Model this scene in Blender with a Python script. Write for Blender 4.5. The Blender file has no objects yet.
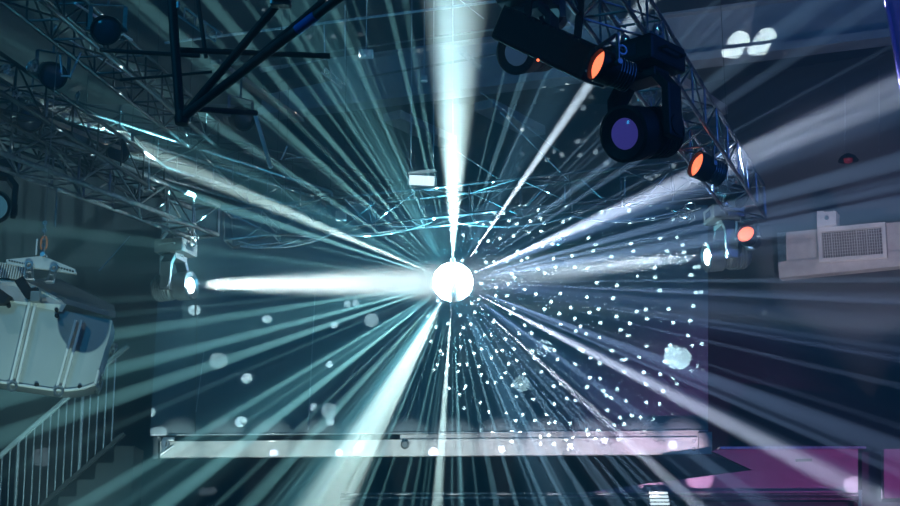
import bpy, bmesh, math, random
from mathutils import Vector, Matrix
random.seed(7)
sc = bpy.context.scene
COL = sc.collection
PI = math.pi
PITCH = math.radians(14)
F = 1400.0
CAM = Vector((0, 0, 1.6))

def ray(px, py):
    x = (px - 450) / F; y = (253 - py) / F
    return Vector((x, math.cos(PITCH) - y * math.sin(PITCH), math.sin(PITCH) + y * math.cos(PITCH)))

def at(px, py, Y):
    """point of the place seen at a pixel of the photograph, Y metres into the hall"""
    d = ray(px, py)
    return CAM + d * (Y / d.y)

def atz(px, py, z):
    d = ray(px, py)
    return CAM + d * ((z - CAM.z) / d.z)

# ------------------------------------------------------------------ materials
def mat(name, c1, c2=None, rough=.5, metal=0.0, scale=6.0, bump=0.0, emit=None, es=0.0, detail=4, stretch=None, spec=.5):
    m = bpy.data.materials.new(name); m.use_nodes = True
    nt = m.node_tree; b = nt.nodes['Principled BSDF']
    c2 = c2 or tuple(x * .7 for x in c1)
    tc = nt.nodes.new('ShaderNodeTexCoord'); mp = nt.nodes.new('ShaderNodeMapping')
    if stretch: mp.inputs['Scale'].default_value = stretch
    n = nt.nodes.new('ShaderNodeTexNoise'); n.inputs['Scale'].default_value = scale; n.inputs['Detail'].default_value = detail
    r = nt.nodes.new('ShaderNodeValToRGB')
    r.color_ramp.elements[0].position = .35; r.color_ramp.elements[0].color = (*c2, 1)
    r.color_ramp.elements[1].position = .65; r.color_ramp.elements[1].color = (*c1, 1)
    nt.links.new(tc.outputs['Object'], mp.inputs[0]); nt.links.new(mp.outputs[0], n.inputs['Vector'])
    nt.links.new(n.outputs['Fac'], r.inputs[0]); nt.links.new(r.outputs[0], b.inputs['Base Color'])
    b.inputs['Roughness'].default_value = rough; b.inputs['Metallic'].default_value = metal
    b.inputs['Specular IOR Level'].default_value = spec
    if bump:
        bp = nt.nodes.new('ShaderNodeBump'); bp.inputs['Strength'].default_value = bump; bp.inputs['Distance'].default_value = .01
        nt.links.new(n.outputs['Fac'], bp.inputs['Height']); nt.links.new(bp.outputs[0], b.inputs['Normal'])
    if emit:
        b.inputs['Emission Color'].default_value = (*emit, 1); b.inputs['Emission Strength'].default_value = es
    return m

M = dict(
    alu=mat('brushed_aluminium', (.62, .64, .66), (.42, .44, .46), .28, .9, 14),
    steel=mat('dull_steel', (.34, .36, .38), (.2, .21, .22), .35, .85, 20),
    truss=mat('dark_truss_paint', (.05, .055, .06), (.02, .022, .025), .4, .5, 12),
    black=mat('black_metal', (.014, .015, .018), (.008, .009, .011), .55, .0, 9, spec=.25),
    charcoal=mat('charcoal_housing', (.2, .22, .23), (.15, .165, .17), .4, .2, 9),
    white=mat('white_paint', (.78, .77, .74), (.66, .65, .63), .45, 0, 5),
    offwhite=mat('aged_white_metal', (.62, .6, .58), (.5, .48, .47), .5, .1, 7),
    wall=mat('dark_plaster', (.055, .06, .075), (.04, .044, .055), .85, 0, 1.3, .2),
    ceil=mat('dark_ceiling', (.04, .042, .05), (.025, .027, .032), .9, 0, 2.0, .2),
    beam=mat('grey_beam_paint', (.5, .49, .51), (.42, .41, .43), .6, 0, 3),
    screen=mat('grey_screen_fabric', (.22, .28, .31), (.19, .245, .275), .8, 0, 2.0),
    floor=mat('dark_floor', (.04, .04, .045), (.025, .025, .03), .4, 0, 1.5),
    cable=mat('black_cable', (.02, .02, .02), (.012, .012, .012), .5),
    wire=mat('galvanised_wire', (.75, .78, .8), (.55, .58, .6), .4, .15, 30),
    blue=mat('blue_tape', (.01, .12, .55), (.01, .08, .42), .5),
    orange=mat('orange_rubber', (.75, .25, .1), (.6, .18, .07), .5),
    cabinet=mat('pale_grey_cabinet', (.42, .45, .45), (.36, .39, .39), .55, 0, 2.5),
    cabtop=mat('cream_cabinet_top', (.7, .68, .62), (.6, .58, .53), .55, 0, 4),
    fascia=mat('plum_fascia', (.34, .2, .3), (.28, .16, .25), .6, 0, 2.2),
    drape=mat('violet_drape', (.42, .2, .45), (.3, .14, .35), .9, 0, 3, .4, stretch=(6, 6, .4)),
    cloth=mat('pale_cloth', (.5, .62, .66), (.08, .12, .15), .8, 0, 26, .3, detail=1),
    wood=mat('brown_timber', (.32, .2, .16), (.22, .13, .1), .6, 0, 6),
    lenswhite=mat('lit_white_lens', (.9, .95, 1), None, .2, 0, 5, 0, (.85, .97, 1), 9),
    lensorange=mat('lit_orange_lens', (.9, .3, .2), None, .3, 0, 60, 0, (1, .17, .07), 2.3),
    lensblue=mat('dim_blue_lens', (.06, .06, .2), None, .12, 0, 5, 0, (.06, .055, .36), .5),
    lensdark=mat('unlit_lens', (.03, .05, .08), (.02, .03, .05), .15, 0, 5),
    lensdim=mat('faint_blue_lens', (.08, .12, .2), (.06, .09, .16), .15, 0, 5, 0, (.03, .07, .13), .6),  # faint glow put into a lens that is not lit
    lensteal=mat('dim_teal_lens', (.1, .2, .25), None, .15, 0, 5, 0, (.05, .17, .24), .6),
    diffuser=mat('lit_diffuser', (.9, .95, .95), None, .4, 0, 5, 0, (.8, .97, 1), 1.3),
    led=mat('red_indicator', (.9, .1, .05), None, .4, 0, 5, 0, (1, .15, .06), 3),
    redglass=mat('dim_red_glass', (.5, .05, .06), None, .3, 0, 5, 0, (.5, .03, .05), .12),
    mirror=mat('mirror_tiles', (.95, .96, .97), (.88, .9, .92), .22, .85, 60),
    grout=mat('ball_core', (.35, .35, .37), (.25, .25, .27), .6),
)
# tiles tilt a little, each its own way, so some look darker
def mirror_nodes(m):
    nt = m.node_tree; b = nt.nodes['Principled BSDF']
    g = nt.nodes.new('ShaderNodeNewGeometry'); w = nt.nodes.new('ShaderNodeTexWhiteNoise')
    v = nt.nodes.new('ShaderNodeTexVoronoi'); v.inputs['Scale'].default_value = 30
    tc = nt.nodes.new('ShaderNodeTexCoord'); nt.links.new(tc.outputs['Object'], v.inputs['Vector'])
    r = nt.nodes.new('ShaderNodeMapRange'); r.inputs['To Min'].default_value = .35; r.inputs['To Max'].default_value = .65
    s = nt.nodes.new('ShaderNodeSeparateColor'); nt.links.new(v.outputs['Color'], s.inputs[0])
    nt.links.new(s.outputs[0], r.inputs['Value']); nt.links.new(r.outputs[0], b.inputs['Roughness'])
mirror_nodes(M['mirror'])

# ------------------------------------------------------------------ mesh builder
class MB:
    def __init__(s): s.bm = bmesh.new()
    def tube(s, p, q, r, n=8, r2=None):
        p = Vector(p); q = Vector(q); d = q - p
        if d.length < 1e-6: return s
        rot = d.to_track_quat('Z', 'Y').to_matrix().to_4x4()
        bmesh.ops.create_cone(s.bm, cap_ends=True, segments=n, radius1=r, radius2=r if r2 is None else r2, depth=d.length,
                              matrix=Matrix.Translation((p + q) / 2) @ rot)
        return s
    def path(s, pts, r, n=6):
        for a, b in zip(pts, pts[1:]): s.tube(a, b, r, n)
        return s
    def box(s, c, size, rot=None, bevel=0):
        m = Matrix.Translation(Vector(c)) @ (rot.to_4x4() if rot is not None else Matrix.Identity(4)) @ Matrix.Diagonal((*size, 1))
        g = bmesh.ops.create_cube(s.bm, size=1, matrix=m)
        if bevel:
            es = list({e for v in g['verts'] for e in v.link_edges})
            bmesh.ops.bevel(s.bm, geom=es, offset=bevel, segments=2, affect='EDGES', profile=.6)
        return s
    def bar(s, p, q, w, h, up=Vector((0, 0, 1)), bevel=0):
        """rectangular bar from p to q, w across, h along up"""
        p = Vector(p); q = Vector(q); x = (q - p); L = x.length; x.normalize()
        y = up.cross(x)
        if y.length < 1e-4: y = Vector((0, 1, 0)).cross(x)
        y.normalize(); z = x.cross(y)
        return s.box((p + q) / 2, (L, w, h), Matrix((x, y, z)).transposed(), bevel)
    def prism(s, pts, vec):
        a = [s.bm.verts.new(Vector(p)) for p in pts]; b = [s.bm.verts.new(Vector(p) + Vector(vec)) for p in pts]
        n = len(pts)
        s.bm.faces.new(a); s.bm.faces.new(b[::-1])
        for i in range(n): s.bm.faces.new((a[i], b[i], b[(i + 1) % n], a[(i + 1) % n]))
        return s
    def lathe(s, prof, mx, n=24, close=True):
        """prof: list of (radius, height along local z); mx places it"""
        rings = []
        for r, h in prof:
            if r < 1e-5: rings.append([s.bm.verts.new(mx @ Vector((0, 0, h)))])
            else: rings.append([s.bm.verts.new(mx @ Vector((r * math.cos(2 * PI * k / n), r * math.sin(2 * PI * k / n), h))) for k in range(n)])
        for A, B in zip(rings, rings[1:]):
            for k in range(n):
                k2 = (k + 1) % n
                if len(A) == 1 and len(B) == 1: continue
                if len(A) == 1: s.bm.faces.new((A[0], B[k], B[k2]))
                elif len(B) == 1: s.bm.faces.new((A[k], B[0], A[k2]))
                else: s.bm.faces.new((A[k], B[k], B[k2], A[k2]))
        return s
    def torus(s, c, R, r, mx=None, n=16, m=6, arc=2 * PI):
        mx = mx or Matrix.Identity(3); c = Vector(c)
        pts = [c + mx @ Vector((R * math.cos(arc * k / n), R * math.sin(arc * k / n), 0)) for k in range(n + 1)]
        return s.path(pts, r, m)
    def build(s, name, m, parent=None, smooth=False):
        bmesh.ops.recalc_face_normals(s.bm, faces=s.bm.faces)
        me = bpy.data.meshes.new(name); s.bm.to_mesh(me); s.bm.free()
        me.materials.append(m)
        if smooth:
            for p in me.polygons: p.use_smooth = True
            me.set_sharp_from_angle(angle=math.radians(35))
        o = bpy.data.objects.new(name, me); COL.objects.link(o)
        if parent is not None:
            o.parent = parent
            o.matrix_parent_inverse = Matrix.Identity(4)
        return o

def tag(o, label, cat, group=None, kind=None):
    o['label'] = label; o['category'] = cat
    if group: o['group'] = group
    if kind: o['kind'] = kind
    return o
def struct(o): o['kind'] = 'structure'; return o
def thing(name, label, cat, loc=(0, 0, 0), group=None, mx=None):
    o = bpy.data.objects.new(name, None); COL.objects.link(o); o.location = loc
    o.empty_display_size = .1
    if mx is not None: o.matrix_world = mx
    return tag(o, label, cat, group)
def children(o): return [c for c in bpy.data.objects if c.parent == o]
def copy_tree(o, parent=None):
    c = o.copy(); COL.objects.link(c)
    if parent is not None: c.parent = parent
    for ch in children(o): copy_tree(ch, c)
    return c

# ------------------------------------------------------------------ the room
CZ = 10.0
struct(MB().box((0, 23.1, 5), (24, .2, 10.2)).build('wall_back', M['wall']))
struct(MB().box((-8.6, 11, 5), (.2, 24.4, 10.2)).build('wall_left', M['wall']))
struct(MB().box((0, 11, CZ + .1), (24, 26, .2)).build('ceiling', M['ceil']))
struct(MB().box((0, 11, -.1), (24, 26, .2)).build('floor', M['floor']))
# right wall runs obliquely towards the camera
wr0 = Vector((3.95, 22.1, 0)); wr1 = Vector((11.8, 18.2, 0))
wd = (wr1 - wr0).normalized(); wn = Vector((wd.y, -wd.x, 0))      # wn looks into the hall
struct(MB().prism([wr0, wr1, wr1 + Vector((0, 0, CZ)), wr0 + Vector((0, 0, CZ))], -wn * .2).build('wall_right', M['wall']))
def on_right(px, py, off=0.0):
    d = ray(px, py); p0 = wr0 + wn * off
    t = (p0 - CAM).dot(wn) / d.dot(wn)
    return CAM + d * t

# ------------------------------------------------------------------ roof beam (I section) with short cross joists
bl = atz(262, 117, 9.2); br = atz(960, 31, 9.2)
bdir = (br - bl).normalized(); bup = Vector((0, 0, 1)); bside = Vector((bdir.y, -bdir.x, 0))
t = thing('roof_beam', 'long grey steel roof beam crossing under the dark ceiling, its pale flange rising to the right', 'beam', bl)
def loc(p, t): return Vector(p) - t.location
MB().bar((0, 0, .04), br - bl + Vector((0, 0, .04)), .34, .12).build('bottom_flange', M['beam'], t)
MB().bar((0, 0, .42), br - bl + Vector((0, 0, .42)), .05, .66).build('web', M['beam'], t)
MB().bar((0, 0, .77), br - bl + Vector((0, 0, .77)), .3, .04).build('top_flange', M['beam'], t)
for px, lab in ((405, 'grey joist behind the bright upward light beam, bolted to the roof beam'),
                (498, 'grey joist just right of the bright upward light beam, bolted to the roof beam'),
                (690, 'grey joist at the right under the roof beam, left of two round light patches')):
    p = atz(px - 14, 253 - (253 - 117) - (px - 262) * .123 + 4, 9.2)
    q = Vector((p.x + .42, 22.9, 9.2))
    if q.y - p.y < .5: q.y = 22.9
    o = MB().bar(p + Vector((0, .3, -.1)), Vector((p.x + .9, min(22.9, p.y + 1.6), 9.1)), .34, .14).build('ceiling_joist', M['beam'])
    tag(o, lab, 'beam', 'joists under the roof beam')
# pipes beneath the ceiling
def pipe(name, a, b, r, m, label, cat='pipe', group=None):
    return tag(MB().tube(a, b, r, 10).build(name, m, smooth=True), label, cat, group)
pipe('ceiling_pipe', at(165, 43, 17), at(515, -1, 15.6), .018, M['wire'], 'thin bright pipe near the top edge, rising from the dark truss to the right')
pipe('ceiling_pipe', at(195, 70, 19), at(512, 27, 18), .014, M['steel'], 'dull thin pipe running parallel below the bright ceiling pipe')
pipe('ceiling_pipe', at(360, 78, 19), at(512, 52, 18.4), .018, M['steel'], 'short dull pipe crossing the bright upward light beam')

# ------------------------------------------------------------------ trusses
V = Vector
def truss(A, B, size, bay, m, label, group=None, rc=.025, rb=.011, roll=0.0, name='lighting_truss', phase=0):
    """box truss; A and B are the middles of its two ends"""
    A = Vector(A); B = Vector(B); d = B - A; L = d.length; x = d.normalized()
    side = x.cross(Vector((0, 0, 1))).normalized(); up = side.cross(x)
    rm = Matrix.Rotation(roll, 3, x); side = rm @ side; up = rm @ up
    t = thing(name, label, 'truss', A, group); h = size / 2
    C = [side * sx * h + up * sz * h for sx, sz in ((-1, -1), (1, -1), (1, 1), (-1, 1))]
    for c in C: MB().tube(c, c + d, rc, 10).build('chord', m, t, True)
    n = max(1, round(L / bay))
    for k in range(4):
        a, b = C[k], C[(k + 1) % 4]; mb = MB()
        for i in range(n):
            p = a + d * (i / n); q = b + d * ((i + 1) / n)
            if (i + k + phase) % 2: p, q = b + d * (i / n), a + d * ((i + 1) / n)
            mb.tube(p, q, rb, 6)
            if i: mb.tube(a + d * (i / n), b + d * (i / n), rb, 6)
        mb.build('bracing', m, t)
    for e in (Vector(), d):
        mb = MB()
        for k in range(4): mb.tube(C[k] + e, C[(k + 1) % 4] + e, rb * 1.5, 8)
        mb.build('end_frame', m, t)
    for f in (.12, .88):                                # drop wires up to the ceiling
        p = d * f + up * h; MB().tube(p, V((p.x, p.y, CZ - A.z)), .003).build('drop_wire', M['cable'], t)
    return t
V = Vector
# left: comes from above the viewer's left, ends over the screen
LE = at(206, 222, 13.9); LD = V((-1.15, -2.25, 0)).normalized()
LA = LE + LD * 7.5
truss(LA, LE, .31, .42, M['steel'], 'aluminium box truss at left carrying the moving spotlight, ending above the screen corner')
# second one behind it, running to the middle truss
E2 = at(322, 207, 15.2); truss(E2 + V((-.62, -.78, 0)).normalized() * 6.0, E2, .3, .5, M['steel'], 'dull steel truss behind the aluminium left truss, ending at the middle truss', rc=.016, rb=.008)
E3 = at(395, 196, 16.6); truss(E3 + V((-.72, -.62, .0)).normalized() * 6.5, E3, .3, .55, M['truss'], 'thin dark truss ending near the lit ceiling panel', rc=.014, rb=.008)
# dark trusses high at the left
for a, b, s, lab, mm in (
    (at(-70, 40, 9.5), at(150, 182, 13.2), .3, 'dark truss across the upper left corner, lowest of the dark left ones', 'truss'),
    (at(-60, 95, 10.5), at(100, 160, 13.0), .3, 'dark truss at the left edge above the hanging speaker', 'truss'),
    (at(20, -20, 9.0), at(205, 135, 13.5), .28, 'dark truss from the top left passing under the black corner truss', 'truss'),
    ):
    z = (a.z + b.z) / 2; truss(a, b, s, .45, M[mm], lab, rc=.018, rb=.009)
# black truss corner nearest to the camera: a post, two raking legs, crossbars
t = thing('corner_truss', 'large black truss corner hanging near the camera at upper left with blue tape', 'truss', at(182, 118, 8))
O = t.location
P0 = at(182, 118, 8)
def mem(a, b, r, name='member', m='black'):
    MB().tube(V(a) - O, V(b) - O, r, 12).build(name, M[m], t, True)
mem(at(158, -190, 8.1), at(180, 114, 8.1), .030)
mem(P0 + (at(286, -6, 7.6) - P0) * 2.4, P0, .026)
mem(P0 + (at(352, -12, 7.2) - P0) * 2.4, P0, .028, 'member', 'truss')  # leg in lighter, more metallic paint, put in for its sheen
mem(at(208, 98, 8.4) + (at(338, -12, 7.9) - at(208, 98, 8.4)) * 2.2, at(208, 98, 8.4), .018)
mem(at(178, 50, 8.2), at(330, 56, 8.2), .018, 'crossbar')
mem(at(198, 0, 8.6), at(206, 58, 8.6), .014, 'crossbar')
mem(at(100, 50, 8.5), at(200, 56, 8.5), .014, 'crossbar')
mem(at(182, 108, 8.3), at(256, 113, 8.8), .020, 'crossbar')
mem(at(120, 80, 8.8), at(212, 72, 8.8), .010, 'crossbar')
mb = MB(); mb.lathe([(0, -.05), (.04, -.04), (.048, 0), (.04, .04), (0, .05)], Matrix.Identity(4), 12); mb.build('joint', M['black'], t, True)
a = at(352, -12, 7.2); d = (P0 - a)
MB().tube(a + d * .20 - O, a + d * .305 - O, .031, 12).build('tape_wrap', M['blue'], t, True)['label'] = 'bright blue tape'
mb = MB(); c = at(281, 2, 7.6) - O
mb.box(c, (.12, .07, .06), None, .01).torus(c, .05, .012); mb.build('clamp', M['steel'], t)

# middle truss across
CA = at(228, 229, 14.2); CB = at(712, 193, 14.2)
CB = CA + (CB - CA); CB.y = 13.6
truss(CA, CB, .32, .5, M['steel'], 'long aluminium truss crossing above the mirror ball and the screen', rc=.014, rb=.007)
CA2 = at(400, 243, 15.6); CB2 = at(720, 216, 15.6)
# right truss: from above the camera down to the right-hand spotlight
RE = at(748, 203, 13.9); RA = RE + (at(570, -60, 8.0) - RE) * 1.35
truss(RA, RE, .34, .5, M['steel'], 'steel truss descending from the top toward the right-hand spotlight, carrying orange lamps', rc=.017, rb=.009)

# ------------------------------------------------------------------ lamps
def frame_from(d, upv=V((0, 0, 1))):
    z = V(d).normalized(); x = upv.cross(z)
    if x.length < 1e-3: x = V((1, 0, 0))
    x.normalize(); y = z.cross(x)
    return Matrix((x, y, z)).transposed()

def moving_head(loc, aim, s, label, lens, body='charcoal', cat='spotlight', lr=1.0, group='moving spotlights on the trusses'):
    """loc: middle of the tilting head; hangs from the base above; aim: direction of the lens"""
    t = thing('moving_spotlight', label, cat, loc, group)
    aim = V(aim).normalized(); B = M[body]
    h = V((aim.x, aim.y, 0)).normalized(); ax = V((-h.y, h.x, 0))        # tilt axis
    R = frame_from(aim).to_4x4()
    hd = MB().lathe([(0, -.24), (.10, -.24), (.135, -.20), (.14, -.02), (.125, .0), (.125, .03), (.15, .05), (.155, .17), (.15, .2), (.12, .2), (.12, .17), (0, .17)],
                    R @ Matrix.Scale(s, 4), 28).build('head', B, t, True)
    mb = MB()
    for k in range(5): mb.lathe([(.12, -.18 + k * .03), (.148, -.18 + k * .03), (.148, -.168 + k * .03), (.12, -.168 + k * .03)], R @ Matrix.Scale(s, 4), 28)
    mb.build('cooling_fins', B, hd)
    MB().lathe([(.12 * lr, .185), (.15, .2), (.158, .212), (.14, .222), (.118 * lr, .2)], R @ Matrix.Scale(s, 4), 28).build('lens_ring', M['steel' if body != 'black' else 'black'], hd, True)
    MB().lathe([(.12 * lr, .195), (.11 * lr, .21), (.07 * lr, .222), (0, .228)], R @ Matrix.Scale(s, 4), 24).build('lens', M[lens], hd, True)
    # yoke
    yk = MB()
    for sg in (-1, 1):
        a = ax * sg * .185 * s
        yk.bar(a + V((0, 0, -.07 * s)), a + V((0, 0, .24 * s)), .05 * s, .13 * s, h, .012 * s)
        yk.bar(a + V((0, 0, .22 * s)), ax * sg * .10 * s + V((0, 0, .33 * s)), .05 * s, .13 * s, h, .01 * s)
        yk.tube(a * .74, a * 1.18, .055 * s, 14)
    yk.bar(ax * -.13 * s + V((0, 0, .32 * s)), ax * .13 * s + V((0, 0, .32 * s)), .15 * s, .06 * s, V((0, 0, 1)), .01 * s)
    yk.build('yoke', B, t)
    rot = Matrix((h, ax, V((0, 0, 1)))).transposed()
    bs = MB().box(V((0, 0, .43 * s)), (.34 * s, .36 * s, .15 * s), rot, .02 * s)
    bs.tube(V((0, 0, .33 * s)), V((0, 0, .37 * s)), .09 * s, 20)
    bo = bs.build('base', B, t)
    MB().box(rot @ V((.172 * s, 0, .43 * s)), (.004, .16 * s, .07 * s), rot).build('display', M['lensdark'], bo)
    for sg in (-1, 1):
        c = ax * sg * .19 * s + V((0, 0, .43 * s))
        MB().path([c + h * .09 * s, c + h * .09 * s + ax * sg * .035 * s, c - h * .09 * s + ax * sg * .035 * s, c - h * .09 * s], .01 * s).build('handle', B, bo)
    for sg in (-1, 1):
        c = ax * sg * .11 * s + V((0, 0, .55 * s)); mb = MB()
        mb.box(c - V((0, 0, .03 * s)), (.05 * s, .04 * s, .05 * s), rot); mb.torus(c + V((0, 0, .025 * s)), .035 * s, .012 * s, frame_from(ax), 14)
        mb.tube(c + h * .03 * s, c + h * .09 * s, .008 * s); mb.build('clamp', M['alu'], t)
    # power cable loop
    pts = [V((0, 0, .5 * s)) + ax * (.1 * s * math.cos(k / 9 * PI)) - h * (.12 * s + .1 * s * math.sin(k / 9 * PI)) + V((0, 0, .06 * s * math.sin(k / 9 * PI * 2))) for k in range(10)]
    MB().path(pts, .008 * s).build('power_cable', M['wire'], t)
    return t

BALL = at(453, 282, 14)
HL = at(174, 287, 14); HR = at(726, 256, 13.9)
headL = moving_head(HL, BALL - HL + V((0, -.9, 0)), .95, 'moving spotlight at left above the screen corner, sending a white beam to the mirror ball', 'lenswhite', lr=.72)
moving_head(HR, BALL - HR + V((0, -.45, 0)), 1.0, 'moving spotlight at right below the lowest orange lamp, beaming white at the mirror ball', 'lenswhite', lr=.72)
n1 = at(645, 133, 8.9)
moving_head(n1, V((-.75, -.8, -.3)), 1.2, 'big black moving spotlight with a dim blue lens hanging at upper right', 'lensblue', 'black', lr=.74)
n2 = at(530, 52, 10.4)
moving_head(n2, V((-.55, -.8, -.35)), 1.1, 'black moving spotlight with an unlit lens near the top centre', 'lensdim', 'black', lr=.8)
moving_head(at(-7, 208, 12.5), V((.35, -.9, -.2)), 1.0, 'moving spotlight cut by the left edge, only its teal lens showing', 'lensteal', 'black')
# long black lamp housing above the unlit lens
t = thing('strip_light', 'long black lamp housing hanging from the right truss near the top, with a red indicator', 'lamp', at(555, 48, 8.8))
A0 = at(508, 26, 9.1) - t.location; B0 = at(600, 68, 8.5) - t.location
ho = MB().bar(A0, B0, .24, .24, V((0, 0, 1)), .03).build('housing', M['black'], t)
mb = MB(); dd = (B0 - A0)
for k in range(1, 12): mb.bar(A0 + dd * (k / 12) + V((0, 0, .12)), A0 + dd * (k / 12 + .02) + V((0, 0, .12)), .24, .05)
mb.build('cooling_fins', M['black'], ho)
MB().bar(A0 + dd * .45 + V((0, -.15, -.13)), A0 + dd * .95 + V((0, -.15, -.13)), .012, .014).build('edge_rail', M['wire'], ho)
MB().lathe([(0, -.012), (.008, -.006), (.01, 0), (0, .012)], Matrix.Translation(at(538, 60, 8.5) - t.location), 10).build('indicator', M['led'], ho)
for f in (.2, .75):
    c = A0 + dd * f; MB().bar(c, c + V((.06, .1, .5)), .05, .02).build('bracket', M['black'], t)
# pale oval glass over it
t = thing('theatre_lamp', 'small theatre lamp near the top centre with pale half lens and grey barn door', 'lamp', at(553, 16, 10.5))
mx = frame_from(V((-.35, -.9, -.1))).to_4x4()
MB().lathe([(0, -.16), (.07, -.16), (.095, -.05), (.105, .05), (.095, .05), (0, .02)], mx, 24).build('housing', M['black'], t, True)
MB().lathe([(.09, .03), (.05, .05), (0, .055)], mx, 24).build('lens', M['lensteal'], t, True)
MB().bar(V((.07, -.1, -.05)), V((.07, -.1, .1)), .05, .01).build('barn_door', M['steel'], t)

def par(loc, aim, s, label, hang, lens='lensorange', group='orange lamps on the right truss', body='black'):
    t = thing('par_lamp', label, 'lamp', loc, group)
    R = frame_from(aim).to_4x4() @ Matrix.Scale(s, 4)
    b = MB().lathe([(0, -.17), (.06, -.17), (.075, -.13), (.08, -.06), (.105, -.03), (.11, .09), (.10, .09), (.098, .05), (0, .05)], R, 26).build('barrel', M[body], t, True)
    MB().lathe([(.096, .06), (.07, .078), (0, .085)], R, 26).build('lens', M[lens], b, True)
    mb = MB()
    for k in range(6):
        mb.lathe([(.07, -.15 + k * .02), (.1, -.15 + k * .02), (.1, -.143 + k * .02), (.07, -.143 + k * .02)], R, 20)
    mb.build('cooling_fins', M['steel'], b)
    aim = V(aim).normalized(); h = V((aim.x, aim.y, 0)).normalized(); ax = V((-h.y, h.x, 0))
    hang = V(hang); top = hang - V(loc) - V((0, 0, .0)); mid = V((0, 0, .19 * s))
    mb = MB()
    for sg in (-1, 1):
        mb.bar(ax * sg * .125 * s, ax * sg * .125 * s + mid, .03 * s, .008, h)
        mb.tube(ax * sg * .1 * s, ax * sg * .15 * s, .018 * s, 10)
    mb.bar(ax * -.13 * s + mid, ax * .13 * s + mid, .03 * s, .008)
    mb.build('bracket', M['steel'], t)
    mb = MB(); mb.tube(mid, top, .010, 8).torus(top, .03, .01, frame_from(ax), 12); mb.build('clamp', M['steel'], t)
    return t
RDIR = RE - RA
def on_rt(f, dz=-.17): return RA + RDIR * f + V((0, 0, dz))
par(at(608, 69, 8.1), V((-.84, -.38, .2)), .98, 'orange lamp nearest the top, beside the long black lamp housing', at(622, 50, 8.3))
par(at(705, 168, 11.6), V((-.84, -.36, .24)), 1.1, 'middle one of three orange lamps on the descending truss', at(714, 150, 11.7))
par(at(748, 237, 13.6), V((-.5, -.8, .25)), .9, 'lowest orange lamp, just above the right-hand moving spotlight', at(742, 220, 13.7))
# dark lamps hanging on the left trusses
for (px, py, Y, aim, lens, lab) in (
    (30, 118, 11, (.3, -.9, -.5), 'lensdark', 'unlit black lamp in a row at the far left, above the speaker rigging'),
    (75, 137, 12, (.5, -.6, -.6), 'lensdark', 'unlit black lamp hanging between the dark left trusses'),
    (52, 75, 10.5, (.4, -.8, -.4), 'lensdark', 'unlit black lamp high at the left under the top corner truss'),
    (118, 150, 12.6, (.2, -.8, -.6), 'lensdark', 'unlit black lamp above the left aluminium truss'),
    (107, 30, 9.6, (.1, -.9, -.4), 'lensdark', 'unlit black lamp at the top, left of the black corner truss'),
    (240, 118, 12.2, (.6, -.7, -.4), 'lensdark', 'unlit black lamp right of the black corner truss joint'),
    (655, 138, 11.4, (.6, -.8, -.3), 'lensdark', 'unlit black lamp on the right truss, right of the blue lens'),
    (735, 195, 13.3, (.7, -.6, -.5), 'lensdark', 'unlit black lamp between the middle and the lowest orange lamps')):
    p = at(px, py, Y); par(p, V(aim), 1.0, lab, p + V((.0, 0, .4)), lens, 'unlit lamps on the trusses')

# cable tangles clamped to trusses
def tangle(px, py, Y, s, label, n=5):
    c = at(px, py, Y); mb = MB()
    for k in range(n):
        R = frame_from(V((random.uniform(-1, 1), random.uniform(-1, 1), random.uniform(-.6, .6))))
        mb.torus(V((random.uniform(-.5, .5), random.uniform(-.4, .4), random.uniform(-.4, .4))) * s, s * random.uniform(.4, .8), .007 * (1 + s), R, 12, 5, random.uniform(3.5, 6.2))
    o = mb.build('cable_bundle', M['alu']); o.location = c
    tag(o, label, 'cable', 'cable bundles on the trusses')
tangle(645, 97, 10.5, .06, 'shiny cable bundle on the right truss beside the topmost orange lamp', 9)
tangle(672, 128, 11.2, .05, 'small shiny cable bundle on the right truss, right of the blue lens', 4)
tangle(178, 243, 14, .16, 'tangle of cables above the left moving spotlight', 9)
tangle(190, 240, 13.9, .10, 'loose cable loops between left truss and left moving spotlight', 5)
tangle(684, 214, 13.8, .12, 'cable loops at the right end of the middle truss', 6)
tangle(728, 190, 13.4, .12, 'cable loops behind the middle orange lamp', 7)
tangle(8, 72, 10, .05, 'small bright cable loop at the far left edge', 5)
tangle(32, 66, 10, .06, 'bright cable loop high on the left dark truss', 5)
tangle(17, 94, 10.4, .05, 'cable loop below the bright one high at the left', 5)
tangle(560, 240, 14, .05, 'small cable loop under the middle truss, right of the ball', 3)

# catenary cables strung along the middle truss
def sag_cable(a, b, sag, r, label, m='wire', name='slack_cable', group='slack cables along the middle truss'):
    pts = []
    for k in range(17):
        u = k / 16; p = V(a).lerp(V(b), u); p.z -= sag * 4 * u * (1 - u); pts.append(p)
    tag(MB().path(pts, r).build(name, M[m]), label, 'cable', group)
for a, b, sg, lab in (((238, 241), (331, 234), .10, 'slack cable under the left end of the middle truss'),
                      ((331, 234), (432, 222), .07, 'slack cable under the middle truss, left of the upward beam'),
                      ((455, 222), (572, 216), .08, 'slack cable under the middle truss, right of the upward beam'),
                      ((572, 216), (700, 208), .10, 'slack cable under the right end of the middle truss'),
                      ((600, 221), (690, 209), .03, 'taut lower cable under the right end of the middle truss'),
                      ((240, 246), (300, 239), .05, 'lowest cable beside the left truss end')):
    sag_cable(at(*a, 13.8), at(*b, 13.8), sg, .008, lab)

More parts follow.
